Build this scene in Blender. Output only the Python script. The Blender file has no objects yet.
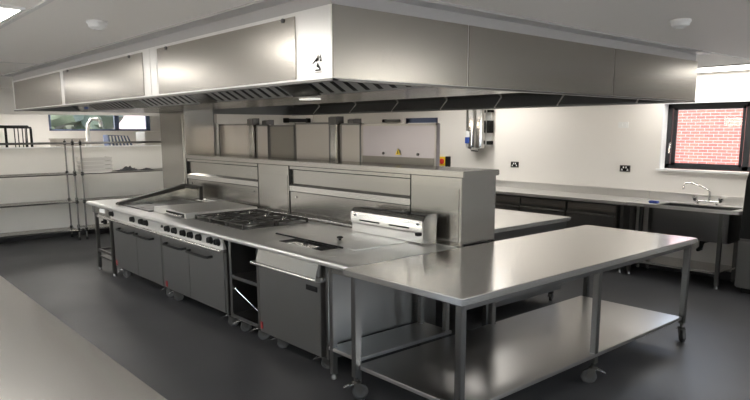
import bpy, bmesh, math, random
from mathutils import Vector, Matrix
random.seed(7)
sc = bpy.context.scene
C = sc.collection
PI = math.pi

# ---------------------------------------------------------------- materials
def mat(name, col, rough=.5, metal=0., spec=.5, noise=None, bump=None, emit=None, aniso=0., coat=0.):
    m = bpy.data.materials.new(name); m.use_nodes = True
    nt = m.node_tree; b = nt.nodes['Principled BSDF']
    b.inputs['Base Color'].default_value = (*col, 1)
    b.inputs['Roughness'].default_value = rough
    b.inputs['Metallic'].default_value = metal
    b.inputs['Specular IOR Level'].default_value = spec
    if coat: b.inputs['Coat Weight'].default_value = coat
    if emit:
        b.inputs['Emission Color'].default_value = (*emit[0], 1)
        b.inputs['Emission Strength'].default_value = emit[1]
    tc = nt.nodes.new('ShaderNodeTexCoord')
    if noise:      # (scale vec, amount on roughness, amount on colour)
        mp = nt.nodes.new('ShaderNodeMapping'); mp.inputs['Scale'].default_value = noise[0]
        nt.links.new(tc.outputs['Object'], mp.inputs['Vector'])
        n = nt.nodes.new('ShaderNodeTexNoise'); n.inputs['Scale'].default_value = 1; n.inputs['Detail'].default_value = 4
        nt.links.new(mp.outputs[0], n.inputs['Vector'])
        r = nt.nodes.new('ShaderNodeMapRange')
        r.inputs['From Min'].default_value = .3; r.inputs['From Max'].default_value = .7
        r.inputs['To Min'].default_value = max(.02, rough - noise[1]); r.inputs['To Max'].default_value = rough + noise[1]
        nt.links.new(n.outputs['Fac'], r.inputs['Value']); nt.links.new(r.outputs[0], b.inputs['Roughness'])
        if noise[2]:
            mx = nt.nodes.new('ShaderNodeMix'); mx.data_type = 'RGBA'
            mx.inputs[6].default_value = (*[c * (1 - noise[2]) for c in col], 1)
            mx.inputs[7].default_value = (*[min(1, c * (1 + noise[2])) for c in col], 1)
            nt.links.new(n.outputs['Fac'], mx.inputs[0]); nt.links.new(mx.outputs[2], b.inputs['Base Color'])
    if bump:       # (scale vec, strength, distance)
        mp = nt.nodes.new('ShaderNodeMapping'); mp.inputs['Scale'].default_value = bump[0]
        nt.links.new(tc.outputs['Object'], mp.inputs['Vector'])
        n = nt.nodes.new('ShaderNodeTexNoise'); n.inputs['Scale'].default_value = 1; n.inputs['Detail'].default_value = 2
        nt.links.new(mp.outputs[0], n.inputs['Vector'])
        bp = nt.nodes.new('ShaderNodeBump'); bp.inputs['Strength'].default_value = bump[1]; bp.inputs['Distance'].default_value = bump[2]
        nt.links.new(n.outputs['Fac'], bp.inputs['Height']); nt.links.new(bp.outputs[0], b.inputs['Normal'])
    return m

ST = (.60, .585, .56)
M = {}
M['steel'] = mat('brushed_steel', (.46, .445, .42), .24, 1)
M['steel_top'] = mat('worktop_steel', (.70, .685, .66), .25, .93)
M['steel_topx'] = mat('worktop_steel_long', (.76, .745, .72), .19, .93)
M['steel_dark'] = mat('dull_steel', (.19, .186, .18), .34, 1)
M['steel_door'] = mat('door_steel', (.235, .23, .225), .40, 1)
M['steel_hood'] = mat('hood_steel', (.44, .42, .385), .25, 1)
M['steel_hoodp'] = mat('hood_polished', (.86, .85, .83), .34, .8)
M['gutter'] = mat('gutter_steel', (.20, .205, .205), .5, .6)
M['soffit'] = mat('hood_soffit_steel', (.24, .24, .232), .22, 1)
M['shelf_steel'] = mat('shelf_steel', (.55, .54, .53), .28, 1)
M['grille'] = mat('grille_steel', (.50, .50, .49), .45, .6)
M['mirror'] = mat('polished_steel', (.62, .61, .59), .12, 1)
M['chrome'] = mat('chrome', (.75, .75, .74), .12, 1)
M['film'] = mat('filmed_steel', (.50, .46, .48), .30, .75)
M['backpan'] = mat('appliance_back', (.50, .465, .43), .42, .85, noise=((2, 2, 10), .06, .06))
M['backdark'] = mat('appliance_back_dark', (.27, .25, .225), .45, .8)
M['black'] = mat('black_plastic', (.010, .010, .010), .5, spec=.2)
M['cooktop'] = mat('cooktop_steel', (.74, .73, .71), .32, .80)
M['end_panel'] = mat('hood_end_steel', (.38, .355, .32), .22, 1)
M['upstand'] = mat('upstand_steel', (.78, .765, .74), .38, .85)
M['rubber'] = mat('rubber', (.03, .03, .03), .6)
M['iron'] = mat('cast_iron', (.035, .033, .03), .5, .3, noise=((20, 20, 20), .1, .3))
M['griddle'] = mat('griddle_plate', (.17, .165, .16), .35, 1, noise=((5, 5, 5), .08, .1))
M['wall'] = mat('wall_paint', (.80, .772, .73), .55, noise=((3, 3, 3), .05, .015))
M['wallgrey'] = mat('wall_paint_grey', (.22, .21, .20), .55)  # dark tone chosen to deepen reflections on the hood end
M['walllow'] = mat('wall_cladding', (.78, .76, .72), .4, noise=((3, 3, 3), .05, .015))
M['ceil'] = mat('ceiling_tile', (.93, .90, .85), .6)
M['trim'] = mat('ceiling_trim', (.78, .77, .74), .45)
M['cornice'] = mat('painted_flange', (.52, .51, .50), .4, .3)
M['white'] = mat('white_plastic', (.8, .8, .78), .4)
M['reveal'] = mat('white_reveal', (.84, .84, .84), .35)
M['frame'] = mat('anthracite_frame', (.022, .024, .028), .35)
M['framegrey'] = mat('blue_grey_frame', (.10, .13, .22), .4)
M['red'] = mat('red_plastic', (.55, .03, .02), .35)
M['redtag'] = mat('red_badge', (.30, .03, .03), .45)
M['yellow'] = mat('yellow_plastic', (.85, .62, .04), .4)
M['blue'] = mat('blue_label', (.03, .07, .30), .45)
M['cyan'] = mat('cyan_label', (.05, .30, .45), .45)
M['paper'] = mat('white_label', (.8, .8, .8), .5)
M['led'] = mat('light_diffuser', (.9, .9, .9), .4, emit=((1, .96, .90), 23))
M['led_strip'] = mat('strip_diffuser', (.9, .9, .9), .4, emit=((1, .96, .90), 9))
M['hoodlamp'] = mat('hood_lamp_lens', (.8, .8, .75), .3, emit=((1, .97, .9), .5))
M['leaf'] = mat('foliage', (.045, .06, .035), .6, noise=((4, 4, 4), .05, .5))
M['bark'] = mat('bark', (.12, .09, .06), .8)
M['render_pink'] = mat('pinkish_render', (.62, .48, .46), .7)
M['ground'] = mat('outside_ground', (.25, .24, .22), .8)
M['paving'] = mat('pale_paving', (.68, .67, .65), .8)
M['cloth'] = mat('dark_cloth', (.04, .04, .045), .8)
M['tray'] = mat('pale_tray', (.62, .60, .57), .4, .5)
M['bowlin'] = mat('sink_bowl_steel', (.26, .26, .26), .3, 1)

# floor: dark safety vinyl
def floor_mat():
    m = mat('floor_vinyl', (.055, .056, .060), .42)
    nt = m.node_tree; b = nt.nodes['Principled BSDF']; tc = nt.nodes.new('ShaderNodeTexCoord')
    n1 = nt.nodes.new('ShaderNodeTexNoise'); n1.inputs['Scale'].default_value = 1.1; n1.inputs['Detail'].default_value = 5
    n2 = nt.nodes.new('ShaderNodeTexNoise'); n2.inputs['Scale'].default_value = 260; n2.inputs['Detail'].default_value = 1
    nt.links.new(tc.outputs['Object'], n1.inputs['Vector']); nt.links.new(tc.outputs['Object'], n2.inputs['Vector'])
    a = nt.nodes.new('ShaderNodeMix'); a.data_type = 'RGBA'
    a.inputs[6].default_value = (.034, .0345, .037, 1); a.inputs[7].default_value = (.050, .0505, .053, 1)
    nt.links.new(n1.outputs['Fac'], a.inputs[0])
    s = nt.nodes.new('ShaderNodeMix'); s.data_type = 'RGBA'; s.blend_type = 'OVERLAY'; s.inputs[0].default_value = .35
    nt.links.new(a.outputs[2], s.inputs[6]); nt.links.new(n2.outputs['Color'], s.inputs[7])
    nt.links.new(s.outputs[2], b.inputs['Base Color'])
    r = nt.nodes.new('ShaderNodeMapRange'); r.inputs['To Min'].default_value = .34; r.inputs['To Max'].default_value = .58
    nt.links.new(n1.outputs['Fac'], r.inputs['Value']); nt.links.new(r.outputs[0], b.inputs['Roughness'])
    bp = nt.nodes.new('ShaderNodeBump'); bp.inputs['Strength'].default_value = .15; bp.inputs['Distance'].default_value = .002
    nt.links.new(n2.outputs['Fac'], bp.inputs['Height']); nt.links.new(bp.outputs[0], b.inputs['Normal'])
    return m
M['floor'] = floor_mat()

def brick_mat():
    m = mat('red_brick', (.5, .15, .1), .8)
    nt = m.node_tree; b = nt.nodes['Principled BSDF']; tc = nt.nodes.new('ShaderNodeTexCoord')
    sp = nt.nodes.new('ShaderNodeSeparateXYZ'); cb = nt.nodes.new('ShaderNodeCombineXYZ')
    nt.links.new(tc.outputs['Object'], sp.inputs[0])
    nt.links.new(sp.outputs['Y'], cb.inputs['X']); nt.links.new(sp.outputs['Z'], cb.inputs['Y'])
    br = nt.nodes.new('ShaderNodeTexBrick'); br.inputs['Scale'].default_value = 1
    br.inputs['Brick Width'].default_value = .225; br.inputs['Row Height'].default_value = .075
    br.inputs['Mortar Size'].default_value = .007; br.inputs['Mortar Smooth'].default_value = .1
    br.inputs['Color1'].default_value = (.27, .075, .052, 1); br.inputs['Color2'].default_value = (.17, .05, .04, 1)
    br.inputs['Mortar'].default_value = (.25, .21, .20, 1)
    nt.links.new(cb.outputs[0], br.inputs['Vector']); nt.links.new(br.outputs['Color'], b.inputs['Base Color'])
    return m
M['brick'] = brick_mat()

def glass_mat():
    m = bpy.data.materials.new('window_glass'); m.use_nodes = True; nt = m.node_tree
    nt.nodes.clear(); o = nt.nodes.new('ShaderNodeOutputMaterial'); mx = nt.nodes.new('ShaderNodeMixShader')
    t = nt.nodes.new('ShaderNodeBsdfTransparent'); g = nt.nodes.new('ShaderNodeBsdfGlossy'); g.inputs['Roughness'].default_value = .02
    lw = nt.nodes.new('ShaderNodeFresnel'); lw.inputs['IOR'].default_value = 1.35
    nt.links.new(lw.outputs[0], mx.inputs[0]); nt.links.new(t.outputs[0], mx.inputs[1]); nt.links.new(g.outputs[0], mx.inputs[2])
    nt.links.new(mx.outputs[0], o.inputs[0]); return m
M['glass'] = glass_mat()

# ---------------------------------------------------------------- geometry helpers (world coordinates)
class G:
    def __init__(s): s.bm = bmesh.new()
    def box(s, x0, x1, y0, y1, z0, z1, bev=0.):
        if x0 > x1: x0, x1 = x1, x0
        if y0 > y1: y0, y1 = y1, y0
        if z0 > z1: z0, z1 = z1, z0
        t = bmesh.new(); r = bmesh.ops.create_cube(t, size=1)
        for v in t.verts:
            v.co = Vector(((x0 + x1) / 2 + v.co.x * (x1 - x0), (y0 + y1) / 2 + v.co.y * (y1 - y0), (z0 + z1) / 2 + v.co.z * (z1 - z0)))
        if bev: bmesh.ops.bevel(t, geom=list(t.edges), offset=min(bev, .45 * min(x1 - x0, y1 - y0, z1 - z0)), segments=2, affect='EDGES')
        s.merge(t); return s
    def merge(s, t, mx=None):
        if mx is not None: bmesh.ops.transform(t, matrix=mx, verts=t.verts)
        me = bpy.data.meshes.new('t'); t.to_mesh(me); t.free(); s.bm.from_mesh(me); bpy.data.meshes.remove(me)
    def cyl(s, a, b, r, r2=None, seg=20, caps=True):
        a = Vector(a); b = Vector(b); d = b - a; t = bmesh.new()
        bmesh.ops.create_cone(t, cap_ends=caps, segments=seg, radius1=r, radius2=r if r2 is None else r2, depth=d.length)
        q = Vector((0, 0, 1)).rotation_difference(d.normalized())
        s.merge(t, Matrix.Translation((a + b) / 2) @ q.to_matrix().to_4x4()); return s
    def sph(s, c, r, sc_=(1, 1, 1), seg=16):
        t = bmesh.new(); bmesh.ops.create_uvsphere(t, u_segments=seg, v_segments=seg // 2 + 2, radius=r)
        s.merge(t, Matrix.Translation(c) @ Matrix.Diagonal((*sc_, 1))); return s
    def tube(s, pts, r, seg=12):
        pts = [Vector(p) for p in pts]; rings = []
        up = Vector((0, 0, 1))
        for i, p in enumerate(pts):
            d = (pts[min(i + 1, len(pts) - 1)] - pts[max(i - 1, 0)]).normalized()
            u = d.cross(up); u = u if u.length > .05 else d.cross(Vector((0, 1, 0))); u.normalize(); w = d.cross(u)
            rings.append([s.bm.verts.new(p + r * (math.cos(k * 2 * PI / seg) * u + math.sin(k * 2 * PI / seg) * w)) for k in range(seg)])
        for A, B in zip(rings, rings[1:]):
            # choose best twist offset
            off = min(range(seg), key=lambda o: (A[0].co - B[o].co).length)
            for k in range(seg): s.bm.faces.new((A[k], A[(k + 1) % seg], B[(k + 1 + off) % seg], B[(k + off) % seg]))
        s.bm.faces.new(rings[0][::-1]); s.bm.faces.new(rings[-1]); return s
    def prism(s, poly, axis, a, b):   # poly: 2-D points in the other two axes (order x,y,z minus axis)
        def P(p, t):
            if axis == 'x': return (t, p[0], p[1])
            if axis == 'y': return (p[0], t, p[1])
            return (p[0], p[1], t)
        A = [s.bm.verts.new(P(p, a)) for p in poly]; B = [s.bm.verts.new(P(p, b)) for p in poly]; n = len(poly)
        s.bm.faces.new(A); s.bm.faces.new(B[::-1])
        for i in range(n): s.bm.faces.new((A[i], B[i], B[(i + 1) % n], A[(i + 1) % n]))
        return s
    def lathe(s, prof, c, seg=28, axis=(0, 0, 1)):
        q = Vector((0, 0, 1)).rotation_difference(Vector(axis)); c = Vector(c); rings = []
        for r, z in prof:
            rings.append([s.bm.verts.new(c + q @ Vector((r * math.cos(k * 2 * PI / seg), r * math.sin(k * 2 * PI / seg), z))) for k in range(seg)] if r > 1e-6 else [s.bm.verts.new(c + q @ Vector((0, 0, z)))])
        for A, B in zip(rings, rings[1:]):
            for k in range(seg):
                k2 = (k + 1) % seg
                f = [A[k % len(A)], A[k2 % len(A)], B[k2 % len(B)], B[k % len(B)]]
                f = list(dict.fromkeys(f))
                if len(f) > 2: s.bm.faces.new(f)
        return s

def obj(name, g, m, parent=None, label=None, smooth=None):
    bm = g.bm; bmesh.ops.recalc_face_normals(bm, faces=bm.faces)
    me = bpy.data.meshes.new(name)
    o = bpy.data.objects.new(name, me)
    off = Vector((0, 0, 0))
    if parent is not None:
        p = parent
        while p is not None: off += p.location; p = p.parent
        o.parent = parent
        bmesh.ops.translate(bm, vec=-off, verts=bm.verts)
    else:
        xs = [v.co for v in bm.verts]
        c = Vector((sum((min(v[i] for v in xs), max(v[i] for v in xs))) / 2 for i in range(2))) if False else None
        lo = [min(v[i] for v in xs) for i in range(3)]; hi = [max(v[i] for v in xs) for i in range(3)]
        off = Vector(((lo[0] + hi[0]) / 2, (lo[1] + hi[1]) / 2, lo[2]))
        bmesh.ops.translate(bm, vec=-off, verts=bm.verts); o.location = off
    bm.to_mesh(me); bm.free(); me.materials.append(M[m] if isinstance(m, str) else m)
    for p in me.polygons: p.use_smooth = True
    me.set_sharp_from_angle(angle=math.radians(32))
    C.objects.link(o)
    if label: o['label'] = label
    return o
def thing(name, label, cat, loc, group=None):
    o = bpy.data.objects.new(name, None); o.empty_display_size = .1; C.objects.link(o); o.location = loc
    o['label'] = label; o['category'] = cat
    if group: o['group'] = group
    return o
def tag(o, label, cat, group=None):
    o['label'] = label; o['category'] = cat
    if group: o['group'] = group
    return o
def struct(name, g, m):
    o = obj(name, g, m); o['kind'] = 'structure'; return o
def kids(o): return [c for c in C.objects if c.parent == o]
def dup(root, loc, label, rotz=None):
    def cp(o, par):
        c = o.copy(); C.objects.link(c)
        if par: c.parent = par
        for k in kids(o): cp(k, c)
        return c
    r = cp(root, None); r.location = loc; r['label'] = label
    if rotz is not None: r.rotation_euler = (0, 0, rotz)
    return r

CEIL = 2.48
# ---------------------------------------------------------------- room shell
XW, YL, YF = 8.2, 11.8, 15.0
struct('floor', G().box(-3.1, 9.0, -3.1, YF + .2, -.1, 0), 'floor')
struct('ceiling', G().box(-3.1, 9.0, -3.1, YF + .2, CEIL, CEIL + .12), 'ceil')
g = G().box(-3.1, -3.0, -3.1, YF + .1, 0, .9).box(-3.1, -3.0, -3.1, YF + .1, 2.3, CEIL)
for a, b in ((-3.1, 1.5), (3.5, 5.5), (7.5, 9.3), (11.3, YF + .1)): g.box(-3.1, -3.0, a, b, .9, 2.3)
struct('wall_left', g, 'wall')
g = G().box(-3.0, 8.9, -3.1, -3.0, 2.35, CEIL)
for a, b in ((-3.0, -2.2), (1.6, 4.6), (8.0, 8.9)): g.box(a, b, -3.1, -3.0, 0, 2.35)
struct('wall_near', g, 'wall')
# right wall with the window opening (y 2.55..3.80, z 1.30..2.12)
WY0, WY1, WZ0, WZ1 = 2.45, 3.83, 1.285, 2.13
struct('wall_right_near', G().box(XW, XW + .25, -3.0, 2.2, 0, CEIL), 'wallgrey')  # unseen stretch, coloured dark so the hood end reflects less light
g = G().box(XW, XW + .25, 2.2, WY0, 0, CEIL).box(XW, XW + .25, WY1, 6.44, 0, CEIL)
g.box(XW, XW + .25, WY0, WY1, 0, WZ0).box(XW, XW + .25, WY0, WY1, WZ1, CEIL)
struct('wall_right', g, 'wall')
# set-back stretch of the right wall with a window behind the hood
g = G().box(8.5, 8.75, 6.44, 8.02, 0, CEIL).box(8.5, 8.75, 8.9, YF, 0, CEIL)
g.box(8.5, 8.75, 8.02, 8.9, 0, 1.1).box(8.5, 8.75, 8.02, 8.9, 2.02, CEIL).box(8.2, 8.5, 6.44, 6.49, 0, CEIL)
struct('wall_right_recess', g, 'wall')
# partition at the far end: low wall, header, full-height stretch
struct('wall_far', G().box(-3.0, 5.12, YL, YL + .12, 0, 1.515).box(-3.0, 5.12, YL, YL + .12, 2.07, CEIL).box(5.12, 8.5, YL, YL + .12, 0, CEIL), 'walllow')
struct('trim_1', G().box(-3.0, 5.12, YL - .02, YL + .14, 1.515, 1.535, .004), 'reveal')
g = G().box(-3.0, 3.9, YF, YF + .2, 0, CEIL).box(6.12, 8.5, YF, YF + .2, 0, CEIL).box(3.9, 6.12, YF, YF + .2, 0, 1.80).box(3.9, 6.12, YF, YF + .2, 2.40, CEIL)
struct('wall_back', g, 'wall')
# reveals and window 1 (right wall)
g = G().box(XW - .005, XW + .12, WY1 - .012, WY1, WZ0, WZ1).box(XW - .005, XW + .12, WY0, WY1, WZ1 - .012, WZ1).box(XW - .03, XW + .12, WY0 - .05, WY1 + .03, WZ0 - .005, WZ0 + .018)
struct('trim_2', g, 'reveal')
def window(n, x, y0, y1, z0, z1, m, muls, fr=.06):
    t = bpy.data.objects.new('window_%d' % n, None); C.objects.link(t); t.location = (x, (y0 + y1) / 2, z0); t['kind'] = 'structure'
    g = G().box(x, x + .07, y0, y0 + fr, z0, z1, .004).box(x, x + .07, y1 - fr, y1, z0, z1, .004)
    g.box(x, x + .07, y0, y1, z0, z0 + fr, .004).box(x, x + .07, y0, y1, z1 - fr, z1, .004)
    for c in muls: g.box(x, x + .07, c - fr * .6, c + fr * .6, z0, z1, .004)
    obj('window_frame', g, m, t)
    obj('window_pane', G().box(x + .03, x + .036, y0 + fr * .5, y1 - fr * .5, z0 + fr * .5, z1 - fr * .5), 'glass', t)
    return t
w1 = window(1, XW + .115, WY0, WY1 - .012, WZ0 + .02, WZ1 - .012, 'frame', (2.86,))
# opening sash with an inner frame and its handle
g = G().box(XW + .10, XW + .125, 2.9, 2.93, 1.35, 2.075).box(XW + .10, XW + .125, 3.69, 3.735, 1.35, 2.075).box(XW + .10, XW + .125, 2.9, 3.735, 1.345, 1.38).box(XW + .10, XW + .125, 2.9, 3.735, 2.04, 2.075)
obj('sash', g, 'frame', w1)
obj('window_handle', G().box(XW + .085, XW + .10, 3.735, 3.76, 1.56, 1.64, .004).tube([(XW + .09, 3.747, 1.62), (XW + .065, 3.747, 1.62), (XW + .06, 3.747, 1.56), (XW + .06, 3.747, 1.50)], .009), 'chrome', w1)
w2 = window(2, 8.56, 8.02, 8.9, 1.1, 2.02, 'framegrey', (), fr=.11)
obj('blind', G().box(8.545, 8.555, 8.10, 8.82, 1.15, 1.93), 'white', w2)  # added panel that keeps the pink brick out of the hood's reflection
# far window (faces +Y)
t = bpy.data.objects.new('window_3', None); C.objects.link(t); t.location = (5, YF + .08, 1.8); t['kind'] = 'structure'
g = G()
for a, b in ((3.9, 3.96), (5.3, 5.40), (6.03, 6.12)): g.box(a, b, YF + .06, YF + .12, 1.80, 2.40)
g.box(3.9, 6.12, YF + .06, YF + .12, 1.80, 1.84).box(3.9, 6.12, YF + .06, YF + .12, 2.35, 2.40)
obj('window_frame', g, 'framegrey', t)
obj('window_pane', G().box(3.93, 6.09, YF + .085, YF + .092, 1.82, 2.38), 'glass', t)
for k_, y_ in enumerate((1.5, 5.5, 9.3)): window(4 + k_, -3.09, y_, y_ + 2.0, .9, 2.3, 'frame', (y_ + 1.0,))  # unseen windows added for bluish reflections and daylight on the ceiling
def glazed(n, x0, x1):
    t = bpy.data.objects.new('door_%d' % n, None); C.objects.link(t); t.location = ((x0 + x1) / 2, -3.05, 0); t['kind'] = 'structure'
    g = G().box(x0, x1, -3.09, -3.02, 0, .08).box(x0, x1, -3.09, -3.02, 2.28, 2.35)
    for k in range(4): c = x0 + .03 + k * (x1 - x0 - .06) / 3; g.box(c - .03, c + .03, -3.09, -3.02, .08, 2.28)
    obj('door_frame', g, 'frame', t); obj('door_pane', G().box(x0 + .03, x1 - .03, -3.06, -3.054, .08, 2.28), 'glass', t)
glazed(1, -2.2, 1.6); glazed(2, 4.6, 8.0)  # unseen glazed doors, added to bring daylight up to the ceiling
# ceiling cover strips
struct('trim_3', G().box(1.02, 1.05, -3, YL, CEIL - .008, CEIL), 'trim')
struct('trim_4', G().box(5.95, XW, 2.47, 2.49, CEIL - .006, CEIL), 'trim')
struct('trim_5', G().box(-3, XW, 1.36, 1.38, CEIL - .006, CEIL), 'trim')
struct('trim_6', G().box(1.05, 1.98, 7.4, 7.42, CEIL - .006, CEIL), 'trim')
struct('baseboard_far', G().box(-3, 5.12, YL - .012, YL, 0, .1), 'floor')
struct('baseboard_right', G().box(XW - .012, XW, -3, 6.44, 0, .1), 'floor')

# ---------------------------------------------------------------- outside
struct('paving_outside', G().box(-22, -3.1, -3.1, YF + .3, -.3, -.1).box(-22, 8.7, -20, -3.1, -.3, -.1), 'paving')  # unseen pale ground added to bounce sunlight up through the windows
s_ = struct('ground_outside', G().box(8.71, 30, -20, 40, -.3, -.12).box(-20, 8.7, YF + .31, 40, -.3, -.12), 'ground')
b = tag(obj('brick_building', G().box(16.8, 17.2, -6, 20, -.12, 4.0), 'brick'), 'red brick wall with pale mortar seen outside the right-hand window', 'building')
hb = thing('rendered_building', 'pale pinkish building seen through the right part of the far window', 'building', (9.6, 25, -.12))
obj('wall', G().box(8.4, 13, 24, 28, -.12, 4.2), 'render_pink', hb)
obj('roof', G().prism([(8.2, 4.2), (13.2, 4.2), (10.7, 5.2)], 'y', 23.8, 28.2), 'render_pink', hb)
def tree(x, y, h, r, label):
    t = thing('tree', label, 'tree', (x, y, -.12), 'trees beyond the far window')
    obj('trunk', G().cyl((x, y, -.12), (x, y, h * .6), .14, .08), 'bark', t)
    bm = bmesh.new()
    for k in range(34):
        a = random.random() * 6.28; q = random.random() ** .5 * r
        tb = bmesh.new(); bmesh.ops.create_icosphere(tb, subdivisions=2, radius=r * random.uniform(.22, .38))
        for v in tb.verts: v.co *= random.uniform(.72, 1.2)
        g_ = Vector((x + q * math.cos(a), y + q * math.sin(a), h * random.uniform(.35, .95)))
        bmesh.ops.translate(tb, vec=g_, verts=tb.verts)
        me = bpy.data.meshes.new('t'); tb.to_mesh(me); tb.free(); bm.from_mesh(me); bpy.data.meshes.remove(me)
    g = G(); g.bm.free(); g.bm = bm
    obj('foliage', g, 'leaf', t)
tree(5.6, 21.5, 4.2, 1.7, 'broad green tree in the left pane of the far window')
tree(10.2, 33, 4.4, 1.5, 'smaller green tree beside the mullion of the far window')

# ---------------------------------------------------------------- castors, feet
def castor(parent, x, y, top, wr=.048, rot=0., brake=True):
    """braked swivel castor standing on the floor, its stem reaching up to z=top"""
    c, s = math.cos(rot), math.sin(rot)
    def W(a, b, z): return (x + a * c - b * s, y + a * s + b * c, z)
    g = G().cyl(W(0, 0, 2 * wr + .012), W(0, 0, top), .013, seg=12).lathe([(.0, 0), (.032, 0), (.034, .006), (.024, .016), (0, .016)], W(0, 0, 2 * wr + .004), 16)
    t = bmesh.new()
    for sgn in (-1, 1):
        pts = [(-.018, 2 * wr + .006), (.030, 2 * wr + .006), (.042, wr + .012), (.036, wr - .012), (.022, wr - .012), (-.014, wr + .03)]
        A = [g.bm.verts.new(W(p[0], sgn * .020, p[1])) for p in pts]; B = [g.bm.verts.new(W(p[0], sgn * .0235, p[1])) for p in pts]
        g.bm.faces.new(A); g.bm.faces.new(B[::-1])
        for i in range(6): g.bm.faces.new((A[i], B[i], B[(i + 1) % 6], A[(i + 1) % 6]))
    t.free()
    o = obj('castor', g, 'iron', parent)
    g = G(); cx, cy_, _ = W(.027, 0, 0); ax = Vector((-s, c, 0))
    g.lathe([(.0, -.014), (wr * .62, -.014), (wr * .70, -.016), (wr * .94, -.014), (wr, -.008), (wr, .008), (wr * .94, .014), (wr * .70, .016), (wr * .62, .014), (0, .014)], (cx, cy_, wr), 24, ax)
    obj('wheel', g, 'rubber', o, 'black rubber wheel')
    if brake:
        g = G(); P = [W(-.012, 0, 2 * wr - .002), W(-.05, 0, 2 * wr - .006), W(-.085, 0, 2 * wr - .026)]
        for a, b2 in zip(P, P[1:]):
            a = Vector(a); b2 = Vector(b2); d = (b2 - a).normalized(); u = Vector((-s, c, 0)) * .016; n = d.cross(u).normalized() * .003
            vs = [g.bm.verts.new(q) for q in (a - u - n, a + u - n, a + u + n, a - u + n, b2 - u - n, b2 + u - n, b2 + u + n, b2 - u + n)]
            for f in ((0, 1, 2, 3), (7, 6, 5, 4), (0, 4, 5, 1), (1, 5, 6, 2), (2, 6, 7, 3), (3, 7, 4, 0)): g.bm.faces.new([vs[i] for i in f])
        obj('brake_pedal', g, 'chrome', o, 'bright metal brake pedal')
    return o
def leg(parent, x, y, z0, z1, w=.042, m='steel_dark', foot=True):
    o = obj('leg', G().box(x - w / 2, x + w / 2, y - w / 2, y + w / 2, z0, z1, .004), m, parent)
    if foot: obj('foot', G().lathe([(0, 0), (.024, 0), (.024, .012), (.014, .03), (.014, z0 + .002), (0, z0 + .002)], (x, y, 0), 16), 'griddle', o)
    return o

# ---------------------------------------------------------------- cooking line (nosing x 2.62, back x 3.72)
NX, BX, TZ = 2.635, 3.70, .90
def top(g, y0, y1, xb=BX, z=TZ):
    """worktop slab with a rounded front nosing"""
    pr = [(xb, z), (NX + .05, z)]
    for k in range(9):
        a = PI / 2 + k * PI / 8
        pr.append((NX + .024 + .026 * math.cos(a), z - .024 + .024 * math.sin(a)))
    pr += [(NX + .06, z - .048), (NX + .06, z - .03), (xb, z - .03)]
    return g.prism(pr, 'y', y0 + .0015, y1 - .0015)
def knob(parent, y, z=.808):
    g = G().lathe([(0, 0), (.036, 0), (.037, .008), (.030, .014), (.028, .040), (.024, .046), (0, .046)], (2.690, y, z), 18, (-1, 0, .12))
    g.box(2.636, 2.648, y - .005, y + .005, z - .018, z + .026, .002)
    return obj('knob', g, 'black', parent)
def fascia(parent, y0, y1):
    obj('control_panel', G().prism([(2.682, .852), (2.69, .852), (2.72, .745), (2.688, .748)], 'y', y0, y1), 'upstand', parent)
    # bull-nosed rail under the knobs
    pr = [(2.72, .748)] + [(2.663 + .016 * math.cos(PI / 2 + k * PI / 8), .734 + .016 * math.sin(PI / 2 + k * PI / 8)) for k in range(9)] + [(2.72, .716)]
    obj('fascia_rail', G().prism(pr, 'y', y0, y1), 'steel_top', parent)
def oven_handle(parent, y0, y1, z=.640):
    g = G().tube([(2.715, y0, z + .004), (2.665, y0 + .012, z), (2.652, y0 + .04, z), (2.648, (y0 + y1) / 2, z), (2.652, y1 - .04, z), (2.665, y1 - .012, z), (2.715, y1, z + .004)], .0125, 10)
    return obj('handle', g, 'black', parent, 'black bar handle')
def door(parent, y0, y1, z0=.148, z1=.712, x=2.71):
    return obj('door', G().box(x, x + .03, y0 + .003, y1 - .003, z0, z1, .004), 'steel_door', parent)

# left-end infill bench
t = thing('infill_table', 'narrow open-legged steel bench at the left end of the cooking line', 'bench', (3.2, 8.35, 0))
obj('worktop', top(G(), 8.0, 8.73), 'cooktop', t)
obj('apron', G().box(2.70, 2.715, 8.02, 8.70, .755, .868).box(2.70, 3.68, 8.69, 8.70, .80, .868), 'steel', t)
for x, y in ((2.72, 8.62), (2.72, 8.08), (3.64, 8.62), (3.64, 8.08)): leg(t, x, y, .03, .868)
obj('rail', G().box(2.705, 2.735, 8.1, 8.6, .25, .28).box(2.73, 3.63, 8.605, 8.635, .25, .28).box(2.73, 3.63, 8.065, 8.095, .25, .28), 'steel_dark', t)
obj('lower_shelf', G().box(2.72, 3.65, 8.1, 8.6, .17, .19), 'steel_dark', t)
obj('gas_valve', G().lathe([(0, 0), (.035, 0), (.035, .03), (.015, .035), (.015, .06), (0, .06)], (2.75, 8.35, .66), 14, (-1, 0, 0)).tube([(2.8, 8.35, .66), (2.84, 8.35, .5), (2.86, 8.4, .3), (2.86, 8.42, .195)], .014), 'black', t, 'black valve and hose under the bench top')
obj('control_panel', G().prism([(2.682, .852), (2.69, .852), (2.72, .745), (2.688, .748)], 'y', 8.0, 8.45), 'steel', t)
obj('fascia_rail', G().box(2.655, 2.70, 8.0, 8.45, .716, .75, .012), 'steel_top', t)
obj('socket', G().box(2.672, 2.69, 8.18, 8.34, .785, .835, .004), 'white', t, 'white label plate on the fascia')

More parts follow.
